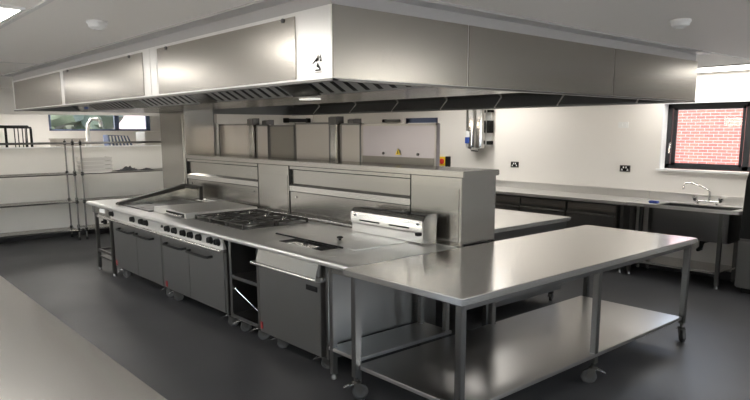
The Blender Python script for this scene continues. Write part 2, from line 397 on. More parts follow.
def oven_range(label, y0, y1, seam, knobs, name='oven_range'):
    t = thing(name, label, 'oven range', (3.2, (y0 + y1) / 2, 0))
    obj('worktop', top(G(), y0, y1), 'cooktop', t)
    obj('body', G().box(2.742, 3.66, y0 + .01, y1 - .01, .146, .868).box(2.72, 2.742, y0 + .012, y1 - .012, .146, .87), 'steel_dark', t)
    fascia(t, y0 + .004, y1 - .004)
    for k in knobs: knob(t, k)
    d1 = door(t, seam, y1); d2 = door(t, y0 + .05, seam)
    oven_handle(d1, seam + .06, seam + .50); oven_handle(d2, seam - .50 if seam - .5 > y0 + .1 else y0 + .12, seam - .04)
    obj('badge', G().box(2.704, 2.712, y1 - .075, y1 - .035, .165, .225, .002), 'redtag', d1, 'small red badge')
    for x, y in ((2.785, y0 + .10), (2.785, y1 - .10), (3.58, y0 + .12), (3.58, y1 - .12)):
        castor(t, x, y, .15, wr=.054, rot=-.75 + random.uniform(-.25, .25))
    return t
r1 = oven_range('steel range with a flat griddle on top and two oven doors, left of the burners', 6.52, 8.0, 7.25, (7.90, 7.235, 6.98, 6.85))
# griddle on it
obj('griddle_plate', G().box(2.80, 3.62, 7.06, 7.95, .901, .912, .003), 'griddle', r1, 'dark flat cooking plate')
g = G().prism([(2.75, .905), (3.66, .905), (3.66, 1.105), (3.60, 1.108), (2.80, .945), (2.75, .93)], 'y', 7.955, 7.972)
obj('splash_guard', g, 'steel', r1)
obj('rear_guard', G().box(3.65, 3.665, 7.52, 7.972, .905, 1.09), 'steel', r1)
g = G().prism([(2.76, .908), (3.62, 1.06), (3.62, 1.112), (2.76, .940)], 'y', 7.88, 7.954).box(3.60, 3.672, 7.50, 7.978, 1.085, 1.112).box(3.63, 3.668, 7.485, 7.515, .905, 1.11)
obj('guard_lip', g, 'iron', r1, 'dark folded lip of the splash guard')
obj('rear_rail', G().tube([(3.60, 7.52, .935), (3.60, 6.56, .935)], .014), 'steel_top', r1)
r2 = oven_range('steel six-burner range with black knobs, beside the open shelf unit', 5.13, 6.52, 5.90, (6.29, 6.12, 5.92, 5.76, 5.58, 5.355, 5.215))
obj('switch', G().cyl((2.69, 6.44, .815), (2.672, 6.44, .817), .014), 'black', r2)
# burner trough + grates
obj('hob_tray', G().box(2.90, 3.64, 5.16, 6.14, .901, .906), 'griddle', r2, 'dark burner tray')
for i in range(3):
    for j in range(2):
        cx, cy = 3.085 + j * .37, 5.325 + i * .325
        bo = obj('burner', G().lathe([(0, .0), (.055, 0), (.055, .012), (.040, .018), (.040, .026), (.034, .030), (0, .030)], (cx, cy, .906), 20), 'griddle', r2)
        obj('burner_cap', G().lathe([(0, 0), (.028, 0), (.026, .006), (0, .008)], (cx, cy, .936), 16), 'chrome', bo, 'pale burner cap')
        g = G(); h = .948; L = .155; W = .17
        for s in (-1, 1):
            g.box(cx - W, cx + W, cy + s * L - .006, cy + s * L + .006, h - .012, h)
            g.box(cx + s * W - .006, cx + s * W + .006, cy - L, cy + L, h - .012, h)
            for q in (-1, 1): g.box(cx + s * W - .008, cx + s * W + .008, cy + q * L - .008, cy + q * L + .008, .906, h)
        for k in range(8):
            a = k * PI / 4; r_in = .035; r_out = min(W / max(abs(math.cos(a)), .01), L / max(abs(math.sin(a)), .01))
            p = Vector((cx + r_in * math.cos(a), cy + r_in * math.sin(a), h)); q = Vector((cx + r_out * math.cos(a), cy + r_out * math.sin(a), h - .006))
            g.tube([p, p.lerp(q, .5) + Vector((0, 0, .003)), q], .0065, 6)
        obj('pan_support', g, 'iron', r2)
# raised cover over the burners next to the griddle
t = thing('burner_cover', 'flat pale steel cover plate lying between the griddle and the burners', 'cover', (3.25, 6.6, .901))
obj('plate', G().prism([(6.20, .903), (6.22, .960), (7.0, .966), (7.03, .903)][::-1], 'x', 2.84, 3.69), 'upstand', t)
obj('handle', G().tube([(2.842, 6.30, .928), (2.80, 6.32, .928), (2.80, 6.60, .928), (2.842, 6.62, .928)], .010), 'steel_top', t)
obj('handle_recess', G().box(2.835, 2.8415, 6.24, 6.68, .908, .950), 'black', t, 'black slot behind the handle')

# open infill cabinet
t = thing('open_shelf_unit', 'open-fronted steel shelf unit between the burner range and the fryer', 'cabinet', (3.2, 4.87, 0))
obj('worktop', top(G(), 4.50, 5.13), 'cooktop', t)
g = G().box(2.72, 3.66, 4.585, 4.60, .14, .868).box(2.72, 3.66, 5.06, 5.08, .14, .868).box(3.64, 3.66, 4.6, 5.06, .14, .868)
g.box(2.712, 2.73, 4.58, 4.615, .14, .868).box(2.712, 2.73, 5.045, 5.085, .14, .868).box(2.712, 2.73, 4.6, 5.06, .835, .868).box(2.712, 2.73, 4.6, 5.06, .14, .175)
obj('carcass', g, 'steel_dark', t)
obj('shelf', G().box(2.715, 3.64, 4.60, 5.06, .50, .53), 'steel_dark', t)
obj('shelf', G().box(2.715, 3.64, 4.60, 5.06, .155, .175), 'steel_dark', t)
obj('stay_rod', G().tube([(2.74, 5.03, .40), (2.76, 4.62, .245)], .007, 8).sph((2.74, 5.03, .40), .016), 'chrome', t, 'bright diagonal rod')
obj('pipework', G().tube([(3.3, 4.62, .62), (3.1, 4.75, .60), (3.0, 4.9, .64), (3.2, 5.0, .60)], .02, 8).cyl((3.0, 4.84, .53), (3.0, 4.84, .66), .03), 'iron', t)
for x, y in ((2.785, 4.70), (2.785, 5.0), (3.58, 4.70), (3.58, 5.0)): castor(t, x, y, .15, wr=.054, rot=-.7)

# fryer
t = thing('fryer', 'steel floor-standing fryer with sloping lip and small black badge on its door', 'fryer', (3.2, 4.06, 0))
obj('worktop', top(G(), 3.615, 4.50), 'cooktop', t)
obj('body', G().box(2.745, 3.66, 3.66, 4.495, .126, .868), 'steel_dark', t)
obj('side_panel', G().box(2.72, 3.70, 3.635, 3.66, .126, .868), 'steel_dark', t)
# sloping flap that runs out to a lip
obj('flap', G().prism([(2.68, .853), (2.745, .853), (2.745, .72), (2.655, .728), (2.650, .738)], 'y', 3.69, 4.52), 'steel', t)
obj('lip', G().prism([(2.745, .742)] + [(2.645 + .016 * math.cos(PI / 2 + k * PI / 8), .728 + .015 * math.sin(PI / 2 + k * PI / 8)) for k in range(9)] + [(2.745, .713)], 'y', 3.67, 4.575), 'steel_top', t)
d = obj('door', G().box(2.70, 2.745, 3.70, 4.56, .13, .70, .004), 'steel_door', t)
obj('badge', G().box(2.694, 2.702, 3.735, 3.875, .622, .662, .002).box(2.692, 2.695, 3.75, 3.86, .634, .650), 'black', d, 'black nameplate')
obj('badge', G().box(2.694, 2.702, 4.515, 4.545, .16, .22, .002), 'redtag', d, 'small red badge')
obj('well', G().box(2.83, 2.99, 3.86, 4.44, .9005, .9035), 'black', t, 'black open slot in the top')
obj('well_flap', G().box(2.815, 2.90, 3.97, 4.30, .9035, .909), 'steel_top', t)
obj('lift_bar', G().box(2.985, 3.0, 3.80, 4.74, .905, .918, .003).cyl((2.93, 4.2, .905), (2.93, 4.2, .93), .02), 'black', t, 'black bar across the fryer top')
obj('lid', G().box(3.02, 3.60, 3.68, 4.46, .9005, .908, .003), 'cooktop', t)
obj('lid_knob', G().lathe([(0, 0), (.012, 0), (.012, .012), (.026, .02), (.028, .028), (.018, .034), (0, .035)], (3.20, 4.10, .908), 16), 'black', t, 'black lid knob')
for x, y in ((2.785, 3.78), (2.785, 4.40), (3.58, 3.78), (3.58, 4.40)): castor(t, x, y, .13, wr=.050, rot=-.8)

# end bench
t = thing('end_bench', 'short steel bench with undershelf joining the fryer to the mobile table', 'bench', (3.2, 3.44, 0))
obj('worktop', top(G(), 3.262, 3.615), 'cooktop', t)
obj('apron', G().box(2.70, 2.712, 3.28, 3.60, .80, .868), 'steel', t)
for x, y in ((2.72, 3.575), (2.72, 3.30), (3.62, 3.30), (3.62, 3.575)): leg(t, x, y, .035, .868)
obj('shelf', G().box(2.70, 3.66, 3.27, 3.61, .215, .24, .003), 'shelf_steel', t)
obj('back_rail', G().box(3.66, 3.675, 3.28, 3.6, .70, .85), 'steel_dark', t)

# rear ledge along the line
t = thing('rear_ledge', 'low steel pipe ledge running along the back of the cooking line', 'ledge', (3.74, 5.9, .82))
obj('shelf', G().box(3.70, 3.774, 3.27, 8.14, .84, .905), 'steel', t)
for y0, y1 in ((3.70, 4.95), (4.98, 6.2), (6.22, 7.5), (7.53, 8.1)): obj('rail', G().tube([(3.725, y0, .925), (3.725, y1, .925)], .018), 'steel_top', t)
for y in (4.96, 6.21, 7.515): obj('joint', G().cyl((3.725, y - .02, .925), (3.725, y + .02, .925), .022), 'chrome', t)

# long slotted steel box in front of the spine
t = thing('slotted_trough', 'slotted steel flue box standing at the back of the fryer', 'flue box', (3.62, 3.93, .905))
pr = [(3.575, .912), (3.575, .985), (3.56, 1.0), (3.56, 1.085), (3.575, 1.11), (3.60, 1.125), (3.69, 1.125), (3.69, .912)]
obj('body', G().prism(pr, 'y', 3.50, 4.40), 'steel_top', t)
obj('end_cheek', G().prism([(3.545, .908), (3.545, 1.09), (3.57, 1.125), (3.60, 1.14), (3.695, 1.14), (3.695, .908)], 'y', 3.485, 3.50), 'steel', t)
for y0, y1 in ((4.02, 4.28), (3.66, 3.90)): obj('slot', G().box(3.5575, 3.5625, y0, y1, 1.018, 1.030), 'black', t, 'dark slot')
obj('grille', G().box(3.61, 3.68, 3.53, 3.76, 1.1245, 1.130).box(3.61, 3.68, 3.79, 4.0, 1.1245, 1.130).box(3.61, 3.68, 4.04, 4.33, 1.1245, 1.130), 'black', t)
for y in (3.56, 4.34): obj('screw', G().cyl((3.562, y, 1.065), (3.552, y, 1.065), .010, seg=10), 'griddle', t)
obj('bracket', G().box(3.53, 3.57, 3.52, 3.56, .975, 1.0).box(3.60, 3.62, 3.70, 3.72, 1.12, 1.15), 'black', t)

# ---------------------------------------------------------------- central spine
SX0, SX1 = 3.78, 4.20
t = thing('service_spine', 'long waist-high steel service spine running down the middle of the cooking island', 'service spine', (3.99, 5.7, 0))
obj('plinth', G().box(SX0 + .06, SX1 - .06, 3.9, 8.1, 0, .86), 'steel_dark', t)
obj('core', G().box(SX0 + .05, SX1, 3.87, 8.15, .86, 1.42), 'steel', t)
obj('cap', G().box(SX0 - .012, SX1 + .012, 3.275, 8.155, 1.435, 1.482, .006), 'steel', t)
for y0, y1 in ((6.33, 8.15), (3.87, 5.70)):
    obj('lower_panel', G().box(SX0 + .004, SX0 + .05, y0 + .004, y1 - .004, .90, 1.165), 'steel', t)
    obj('ledge', G().prism([(SX0 + .05, 1.17), (SX0 - .002, 1.17), (SX0 - .002, 1.225), (SX0 + .022, 1.25), (SX0 + .05, 1.25)], 'y', y0 + .002, y1 - .002), 'steel_top', t)
    obj('upper_panel', G().box(SX0 + .026, SX0 + .05, y0 + .004, y1 - .004, 1.25, 1.40), 'steel', t)
    obj('top_rail', G().box(SX0 + .002, SX0 + .05, y0 + .002, y1 - .002, 1.40, 1.436), 'steel', t)
    for y in (y0 + .1, y1 - .12): obj('screw', G().cyl((SX0 + .006, y, 1.11), (SX0 - .004, y, 1.11), .011, seg=10), 'chrome', t)
for y in (8.15, 6.3275, 5.7025, 3.8675): obj('joint_seal', G().box(SX0 - .003, SX0 + .03, y - .0045, y + .0045, .90, 1.436), 'black', t, 'dark joint line')
obj('joint_seal', G().box(SX0 - .004, SX0 + .03, 3.29, 8.15, 1.430, 1.436), 'black', t, 'dark joint line')
for y0, y1 in ((6.335, 8.145), (3.875, 5.698)): obj('joint_seal', G().box(SX0 + .003, SX0 + .03, y0, y1, 1.163, 1.170).box(SX0 + .015, SX0 + .03, y0, y1, 1.392, 1.402), 'black', t, 'dark joint line')  # black strip is both seam and painted shadow under the ledge
obj('riser_box', G().box(SX0, SX1, 5.705, 6.325, .90, 1.435, .004), 'steel', t)
obj('riser_panel', G().box(SX0 - .006, SX0, 5.73, 6.30, .92, 1.33, .002), 'steel', t)
obj('end_box', G().box(SX0, SX1, 3.30, 3.865, .90, 1.436, .004), 'steel', t)
obj('end_panel', G().box(SX0 - .006, SX0, 3.325, 3.845, .925, 1.345, .002), 'steel', t)
obj('end_leg', G().box(3.80, 3.84, 3.32, 3.36, 0, .90).box(4.14, 4.18, 3.32, 3.36, 0, .90), 'steel_dark', t)
c = thing('riser_column', 'full-height square steel column rising from the spine into the hood', 'column', (3.99, 8.5, .0))
obj('shaft', G().box(SX0, SX1, 8.16, 8.95, 0, 2.16, .004), 'steel', c)
obj('access_panel', G().box(SX0 - .005, SX0, 8.22, 8.9, .95, 2.0, .002), 'steel', c)

# ---------------------------------------------------------------- rear cooking row behind the spine
GR = 'steel appliances in the row behind the spine'
rows = [(3.66, 4.72), (4.73, 5.80), (5.81, 6.90), (6.91, 8.62)]
rl = ['nearest steel appliance of the rear row, its blank side facing the mobile table',
      'rear-row steel appliance second from the mobile table', 'rear-row steel appliance third from the mobile table',
      'rear-row steel appliance farthest from the mobile table, by the column']
for (y0, y1), l in zip(rows, rl):
    t = thing('rear_counter_unit', l, 'appliance', (5.1, (y0 + y1) / 2, 0), GR)
    obj('worktop', G().box(4.26, 5.92, y0, y1, .86, .90, .005), 'steel_top', t)
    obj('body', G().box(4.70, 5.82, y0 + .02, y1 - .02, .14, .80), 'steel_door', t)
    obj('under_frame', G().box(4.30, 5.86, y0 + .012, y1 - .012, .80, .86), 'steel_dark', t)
    for x, y in ((4.76, y0 + .1), (4.76, y1 - .1), (5.76, y0 + .1), (5.76, y1 - .1)): castor(t, x, y, .15, rot=.4)
ru = [o for o in C.objects if o.name == 'rear_counter_unit'][0]
obj('corner_bracket', G().box(4.225, 4.42, 3.58, 3.662, .828, .898, .003), 'black', ru, 'small black corner block')
# tall backs standing on that row (seen above the spine)
def back(label, y0, y1, z1, m, name='appliance_back', d=.05, x=4.27, extra=None):
    t = thing(name, label, 'panel', (x + d / 2, (y0 + y1) / 2, .9))
    obj('panel', G().box(x, x + d, y0, y1, .901, z1, .006), m, t)
    obj('edge_trim', G().box(x - .006, x + .01, y0, y0 + .02, .901, z1).box(x - .006, x + .01, y1 - .02, y1, .901, z1).box(x - .006, x + .01, y0, y1, z1 - .02, z1), 'steel_dark' if m != 'film' else 'backpan', t)
    return t
b1 = back('narrow beige steel upright panel with a blue label, next to the column', 8.28, 8.46, 2.03, 'backpan')
obj('sticker', G().box(4.262, 4.2645, 8.31, 8.40, 1.50, 1.60), 'cyan', b1, 'blue printed sticker')
b2 = back('framed pale steel back panel with a light left edge, right of the column', 7.30, 8.14, 1.885, 'backpan')
obj('side_strip', G().box(4.255, 4.27, 8.14, 8.20, .901, 1.90), 'white', b2)
back('pale steel back panel between the left flue posts and the dark panel', 6.87, 7.15, 1.87, 'backpan')
back('dark brown-grey steel back panel above the spine', 6.30, 6.85, 1.862, 'backdark')
back('wide pale steel back panel left of the right-hand flue posts', 5.62, 6.29, 1.885, 'backpan')
back('short pale steel back panel right of the flue posts', 5.10, 5.435, 1.872, 'backpan')
bf = back('wide film-wrapped steel back panel with a yellow warning triangle', 4.04, 5.09, 1.86, 'film')
g = G().prism([(4.50, 1.565), (4.575, 1.565), (4.5375, 1.622)], 'x', 4.258, 4.2625)
obj('warning_triangle', g, 'yellow', bf, 'yellow warning triangle with a black mark')
obj('warning_mark', G().prism([(4.532, 1.575), (4.543, 1.575), (4.538, 1.607), (4.534, 1.595)], 'x', 4.256, 4.2585), 'black', bf)
obj('lower_band', G().box(4.259, 4.2635, 4.06, 5.07, 1.47, 1.545), 'backdark', bf, 'darker band along the foot of the panel')
for y in (4.27, 4.75): obj('rivet', G().cyl((4.262, y, 1.575), (4.255, y, 1.575), .014, seg=10), 'griddle', bf)
def flue(label, y, z1, w=.09, x=4.22):
    t = thing('flue_post', label, 'flue post', (x + .04, y, .9), 'flue posts above the spine')
    obj('post', G().box(x, x + .08, y - w / 2, y + w / 2, .901, z1 - .07, .008), 'steel' if x < 4.3 else 'steel_dark', t)
    obj('cowl', G().prism([(x - .01, z1 - .09), (x - .01, z1 - .01), (x + .02, z1), (x + .10, z1), (x + .10, z1 - .09)], 'y', y - w / 2 - .008, y + w / 2 + .008), 'griddle', t, 'darker cap')
    return t
flue('taller of the two left-hand flue posts above the spine', 7.225, 1.95, .10, x=4.225)
flue('shorter of the two left-hand flue posts, just right of the taller one', 7.06, 1.93, .09, x=4.34)
flue('bright tall flue post, left one of the right-hand pair above the spine', 5.515, 1.945, .11, x=4.225)
flue('shorter flue post right of the bright tall one', 5.345, 1.92, .08, x=4.34)

# ---------------------------------------------------------------- mobile table
TX0, TX1, TY0, TY1 = 2.56, 5.535, 2.217, 3.252
t = thing('mobile_table', 'long stainless steel table on castors in the foreground with one undershelf', 'table', ((TX0 + TX1) / 2, (TY0 + TY1) / 2, 0))
obj('tabletop', G().box(TX0, TX1, TY0, TY1, .858, .90, .004), 'steel_topx', t)
obj('under_frame', G().box(TX0 + .05, TX1 - .05, TY0 + .03, TY0 + .05, .82, .858).box(TX0 + .05, TX1 - .05, TY1 - .05, TY1 - .03, .82, .858), 'steel_dark', t)
obj('undershelf', G().box(TX0 + .075, TX1 - .12, TY0 + .03, TY1 - .05, .205, .232, .003), 'shelf_steel', t)
for x in (2.615, 4.055, 5.485):
    for y in (2.272, 3.19):
        l = obj('leg', G().box(x - .0225, x + .0225, y - .0225, y + .0225, .155, .858, .003), 'steel_dark', t)
        castor(t, x, y, .16, wr=.055, rot={2.615: -.6, 4.055: 2.2, 5.485: 3.9}[x])

# ---------------------------------------------------------------- near worktop, bottom left
t = thing('near_worktop', 'stainless steel worktop in the bottom left corner of the view', 'worktop', (.3, 3.2, 0))
obj('tabletop', G().box(-.30, .825, .9, 6.3, .86, .90, .004), 'steel_topx', t)
for x in (-.24, .77):
    for y in (.96, 3.6, 6.24): leg(t, x, y, .035, .86)
obj('undershelf', G().box(-.25, .78, .95, 6.25, .20, .23), 'steel_dark', t)

# ---------------------------------------------------------------- extraction hood
HX0, HX1, HY0, HY1, HZ0, HZ1 = 1.98, 6.14, 2.585, 9.07, 2.05, 2.405
t = thing('extraction_hood', 'huge stainless steel extraction hood hanging from the ceiling over the cooking island', 'extractor hood', (4.06, 5.8, HZ0))
g = G().box(HX0, HX0 + .02, HY0, HY1, HZ0, HZ1).box(HX1 - .02, HX1, HY0, HY1, HZ0, HZ1).box(HX0 + .02, HX1 - .02, HY0, HY0 + .02, HZ0, HZ1).box(HX0 + .02, HX1 - .02, HY1 - .02, HY1, HZ0, HZ1)
obj('skirt', g, 'steel_hoodp', t)
for y0, y1 in ((2.89, 4.66), (4.935, 6.95), (7.07, 8.98)):
    obj('side_panel', G().box(HX0 - .006, HX0, y0, y1, HZ0 + .015, HZ1 - .02, .002), 'steel_hood', t, 'finely textured duller steel panel')
obj('cover_strip', G().box(HX0 - .004, HX0, 4.68, 4.79, HZ0 + .01, HZ1 - .01).box(HX0 - .004, HX0, 4.80, 4.915, HZ0 + .01, HZ1 - .01), 'steel_hoodp', t)
for x0, x1 in ((HX0 + .004, 2.985), (2.993, 4.668), (4.676, HX1 - .004)):
    obj('end_panel', G().box(x0, x1, HY0 - .006, HY0, HZ0 + .006, HZ1, .002), 'steel_hood', t)
obj('cornice', G().box(HX0 + .01, HX1 - .01, HY0 + .01, HY1 - .01, HZ1, CEIL).box(HX0 - .10, HX1 + .05, HY0 - .10, HY1 + .08, CEIL - .012, CEIL), 'cornice', t, 'grey painted closure up to the ceiling')
obj('edge_flange', G().box(HX0 - .008, HX0 + .03, HY0 - .008, HY1, HZ0 - .008, HZ0 + .004).box(HX0, HX1, HY0 - .008, HY0 + .03, HZ0 - .008, HZ0 + .004).box(HX1 - .03, HX1, HY0, HY1, HZ0 - .008, HZ0 + .004), 'steel_dark', t)
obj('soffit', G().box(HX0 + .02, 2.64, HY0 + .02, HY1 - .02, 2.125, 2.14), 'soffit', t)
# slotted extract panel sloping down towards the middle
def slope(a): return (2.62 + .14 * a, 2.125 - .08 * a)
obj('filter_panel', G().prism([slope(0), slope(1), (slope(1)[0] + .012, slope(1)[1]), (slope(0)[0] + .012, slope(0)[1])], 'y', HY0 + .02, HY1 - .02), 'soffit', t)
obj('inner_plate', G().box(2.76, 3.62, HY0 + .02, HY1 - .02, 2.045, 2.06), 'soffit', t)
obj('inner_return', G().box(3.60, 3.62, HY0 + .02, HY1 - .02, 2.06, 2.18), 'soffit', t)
obj('inner_ceiling', G().box(3.62, HX1 - .02, HY0 + .02, HY1 - .02, 2.175, 2.19), 'mirror', t)
for a, b in ((2.66, 3.72), (4.08, 5.25), (5.6, 6.75), (7.15, 8.4)):
    y = a
    fr = obj('grille', G().prism([(slope(.0)[0] - .005, slope(0)[1]), (slope(1)[0] - .005, slope(1)[1]), slope(1), slope(0)], 'y', a, b), 'grille', t)
    while y + .03 < b:
        p0, p1 = slope(.12), slope(.88)
        obj('slot', G().prism([(p0[0] - .009, p0[1]), (p1[0] - .009, p1[1]), (p1[0] - .005, p1[1]), (p0[0] - .005, p0[1])], 'y', y + .012, y + .055), 'black', fr, 'black slanted slot')
        y += .125
obj('lamp', G().box(2.96, 3.06, 4.14, 4.30, 2.035, 2.045, .003), 'hoodlamp', t, 'small pale light fitting')
# inclined inner gutter on the far side, with its bright clips
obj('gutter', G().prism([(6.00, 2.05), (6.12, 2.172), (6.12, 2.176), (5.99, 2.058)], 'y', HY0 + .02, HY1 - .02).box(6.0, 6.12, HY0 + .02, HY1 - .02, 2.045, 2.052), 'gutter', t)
obj('end_liner', G().box(HX0 + .02, HX1 - .02, HY1 - .03, HY1 - .021, HZ0 - .002, 2.175), 'gutter', t)
for y in (3.05, 3.92, 4.75, 5.6, 6.5, 7.4, 8.3):
    obj('clip', G().prism([(5.985, 2.054), (6.105, 2.174), (6.110, 2.168), (5.995, 2.050)], 'y', y, y + .018), 'trim', t)
for y in (3.0, 4.5, 5.2, 6.8): obj('screw', G().cyl((HX0 - .012, y, HZ1 - .03), (HX0, y, HZ1 - .03), .012, seg=10), 'griddle', t)
# small printed mark on the corner strip: three little figures and a line of type
def ly(u): return 2.70 - u
g = G(); x0, x1 = HX0 - .0055, HX0 - .0035
g.prism([(2.735, 2.150), (2.755, 2.165), (2.735, 2.185), (2.728, 2.205), (2.720, 2.185), (2.716, 2.168)], 'x', x0, x1)
g.prism([(2.752, 2.158), (2.800, 2.135), (2.803, 2.139), (2.756, 2.170)], 'x', x0, x1)
g.prism([(2.690, 2.150), (2.664, 2.150), (2.668, 2.165), (2.674, 2.205), (2.680, 2.205), (2.682, 2.168)], 'x', x0, x1)
g.prism([(2.738, 2.115), (2.728, 2.142), (2.718, 2.128), (2.700, 2.112), (2.680, 2.088), (2.690, 2.090), (2.712, 2.104), (2.730, 2.106)], 'x', x0, x1)
for k in range(5): g.box(x0, x1, 2.748 - k * .016, 2.748 - k * .016 + .011, 2.078, 2.090)
g.box(x0, x1, 2.66, 2.77, 2.064, 2.067)
for v in g.bm.verts: v.co.y = 2.702 + (v.co.y - 2.73) * .55; v.co.z = 2.128 + (v.co.z - 2.13) * .62
obj('printed_mark', g, 'black', t, 'small dark printed mark of three figures over a line of lettering')
obj('blue_label', G().box(2.615, 2.618, 8.30, 8.45, 2.062, 2.09), 'blue', t, 'blue label under the hood edge')

# ---------------------------------------------------------------- ceiling lights, detectors
def light(name, label, x0, x1, y0, y1, grp='ceiling light panels', m='led'):
    t = thing(name, label, 'ceiling light', ((x0 + x1) / 2, (y0 + y1) / 2, CEIL - .015), grp)
    obj('light_frame', G().box(x0 - .02, x1 + .02, y0 - .02, y0, CEIL - .015, CEIL).box(x0 - .02, x1 + .02, y1, y1 + .02, CEIL - .015, CEIL).box(x0 - .02, x0, y0, y1, CEIL - .015, CEIL).box(x1, x1 + .02, y0, y1, CEIL - .015, CEIL), 'trim', t)
    obj('light_diffuser', G().box(x0, x1, y0, y1, CEIL - .010, CEIL - .001), m, t)
    return t
L0 = light('ceiling_light', 'square white ceiling light panel in the top left corner', .38, .975, 4.12, 4.72)
light('ceiling_light', 'long white ceiling light strip along the wall above the brick-view window', 7.50, 8.10, 1.6, 3.9, m='led_strip')
for x, y, l in ((.68, 1.3, 'right above the near worktop, closest to the viewer'), (.68, 7.2, 'beyond the far end of the near worktop'), (.68, 9.9, 'in front of the left shelving bay'),
                (-1.6, 1.3, 'in the window-side row, nearest the glazed doors'), (-1.6, 4.1, 'in the window-side row, second from the glazed doors'),
                (-1.6, 7.2, 'in the window-side row, third from the glazed doors'), (-1.6, 9.9, 'in the window-side row, closest to the low wall'), (3.4, -1.3, 'between the two glazed doors')):  # unseen panels: a guessed grid, with more added to brighten the room
    dup(L0, (x, y, CEIL - .015), 'square white ceiling light panel ' + l)
light('ceiling_light', 'long ceiling light panel behind the viewer on the right', 4.7, 5.9, -1.0, -.4)
light('ceiling_light', 'ceiling light strip beyond the hood on the recessed wall side', 7.1, 7.7, 5.6, 8.0, m='led_strip')
light('ceiling_light', 'ceiling light in the passage before the shelving', 3.4, 4.6, 10.2, 10.8, m='led_strip')
light('ceiling_light', 'ceiling light in the room behind the low wall', 3.0, 4.2, 13.2, 13.8)

def detector(label, x, y):
    t = thing('smoke_detector', label, 'smoke detector', (x, y, CEIL), 'smoke detectors on the ceiling')
    obj('base', G().lathe([(0, 0), (.062, 0), (.064, -.012), (.058, -.022), (0, -.022)], (x, y, CEIL), 28), 'white', t)
    obj('sensor_dome', G().lathe([(0, -.022), (.056, -.022), (.052, -.036), (.034, -.048), (.024, -.050), (.022, -.045), (0, -.045)], (x, y, CEIL), 28), 'white', t)
    return t
d1 = detector('white round smoke detector on the ceiling left of the hood', 1.45, 4.31)
dup(d1, (4.22, 1.90, CEIL), 'white round smoke detector on the ceiling right of the hood')

# ---------------------------------------------------------------- right counter with sink
FX = 7.56
t = thing('wall_counter', 'long stainless steel counter along the right wall over dark fridges', 'counter', (7.88, 5.1, 0))
obj('worktop', G().box(FX, XW - .002, 3.93, 6.42, .87, .91, .004), 'cooktop', t)
obj('upstand', G().box(XW - .022, XW - .002, 3.93, 6.42, .91, 1.012, .003), 'upstand', t)
for y in (3.985, 6.37): leg(t, 7.62, y, .035, .87)
leg(t, 8.12, 3.985, .035, .87); leg(t, 8.12, 6.37, .035, .87)
def fridge(label, y0, y1):
    t = thing('undercounter_fridge', label, 'fridge', (7.88, (y0 + y1) / 2, 0), 'undercounter fridges on the right wall')
    obj('body', G().box(7.66, 8.17, y0, y1, .10, .845), 'steel_dark', t)
    obj('grille', G().box(7.645, 7.66, y0 + .01, y1 - .01, .755, .84, .003).box(7.638, 7.646, y0 + .04, y1 - .04, .775, .785).box(7.638, 7.646, y0 + .04, y1 - .04, .80, .81), 'backdark', t)
    d = obj('door', G().box(7.63, 7.66, y0 + .01, y1 - .01, .13, .70, .005), 'steel_door', t)
    obj('handle', G().box(7.622, 7.64, y0 + .01, y1 - .01, .70, .722, .004), 'chrome', d)
    for y in (y0 + .06, y1 - .06): castor(t, 7.72, y, .105, wr=.035, rot=.3, brake=False)
    for y in (y0 + .06, y1 - .06): castor(t, 8.08, y, .105, wr=.035, rot=.3, brake=False)
    return t
fridge('undercounter fridge nearest the sink, grey with a long top handle', 4.08, 4.80)
fridge('middle undercounter fridge below the left wall socket', 4.82, 5.56)
fridge('undercounter fridge farthest from the sink, partly behind the spine', 5.58, 6.30)

t = thing('sink_bench', 'stainless steel sink bench with deep bowl and undershelf beneath the window', 'sink', (7.88, 3.25, 0))
SY0, SY1 = 2.615, 3.925
g = G().box(FX, 7.64, SY0, SY1, .872, .90, .003).box(8.06, XW - .002, SY0, SY1, .872, .90, .003).box(7.64, 8.06, SY0, 2.74, .872, .90).box(7.64, 8.06, 3.60, SY1, .872, .90)
g.box(FX, FX + .012, SY0, SY1, .895, .912).box(FX, XW - .002, SY0, SY0 + .012, .895, .912)
obj('drainer_top', g, 'cooktop', t)
obj('upstand', G().box(XW - .022, XW - .002, SY0, SY1, .90, 1.012, .003), 'upstand', t)
g = G().box(7.625, 7.64, 2.725, 3.615, .54, .885).box(8.06, 8.075, 2.725, 3.615, .54, .885).box(7.625, 8.075, 2.725, 2.74, .54, .885).box(7.625, 8.075, 3.60, 3.615, .54, .885).box(7.625, 8.075, 2.725, 3.615, .53, .545)
obj('bowl', g, 'bowlin', t)
obj('drain_pipe', G().tube([(7.85, 3.1, .53), (7.85, 3.1, .42), (7.87, 3.14, .38), (7.95, 3.14, .38), (8.0, 3.14, .46), (8.15, 3.14, .46)], .022), 'black', t, 'black waste pipe')
for x, y in ((7.63, SY0 + .20), (7.63, SY1 - .06), (8.13, SY0 + .20), (8.13, SY1 - .06)): leg(t, x, y, .035, .872)
obj('undershelf', G().box(7.62, 8.14, SY0 + .18, SY1 - .04, .165, .19, .003), 'steel_top', t)
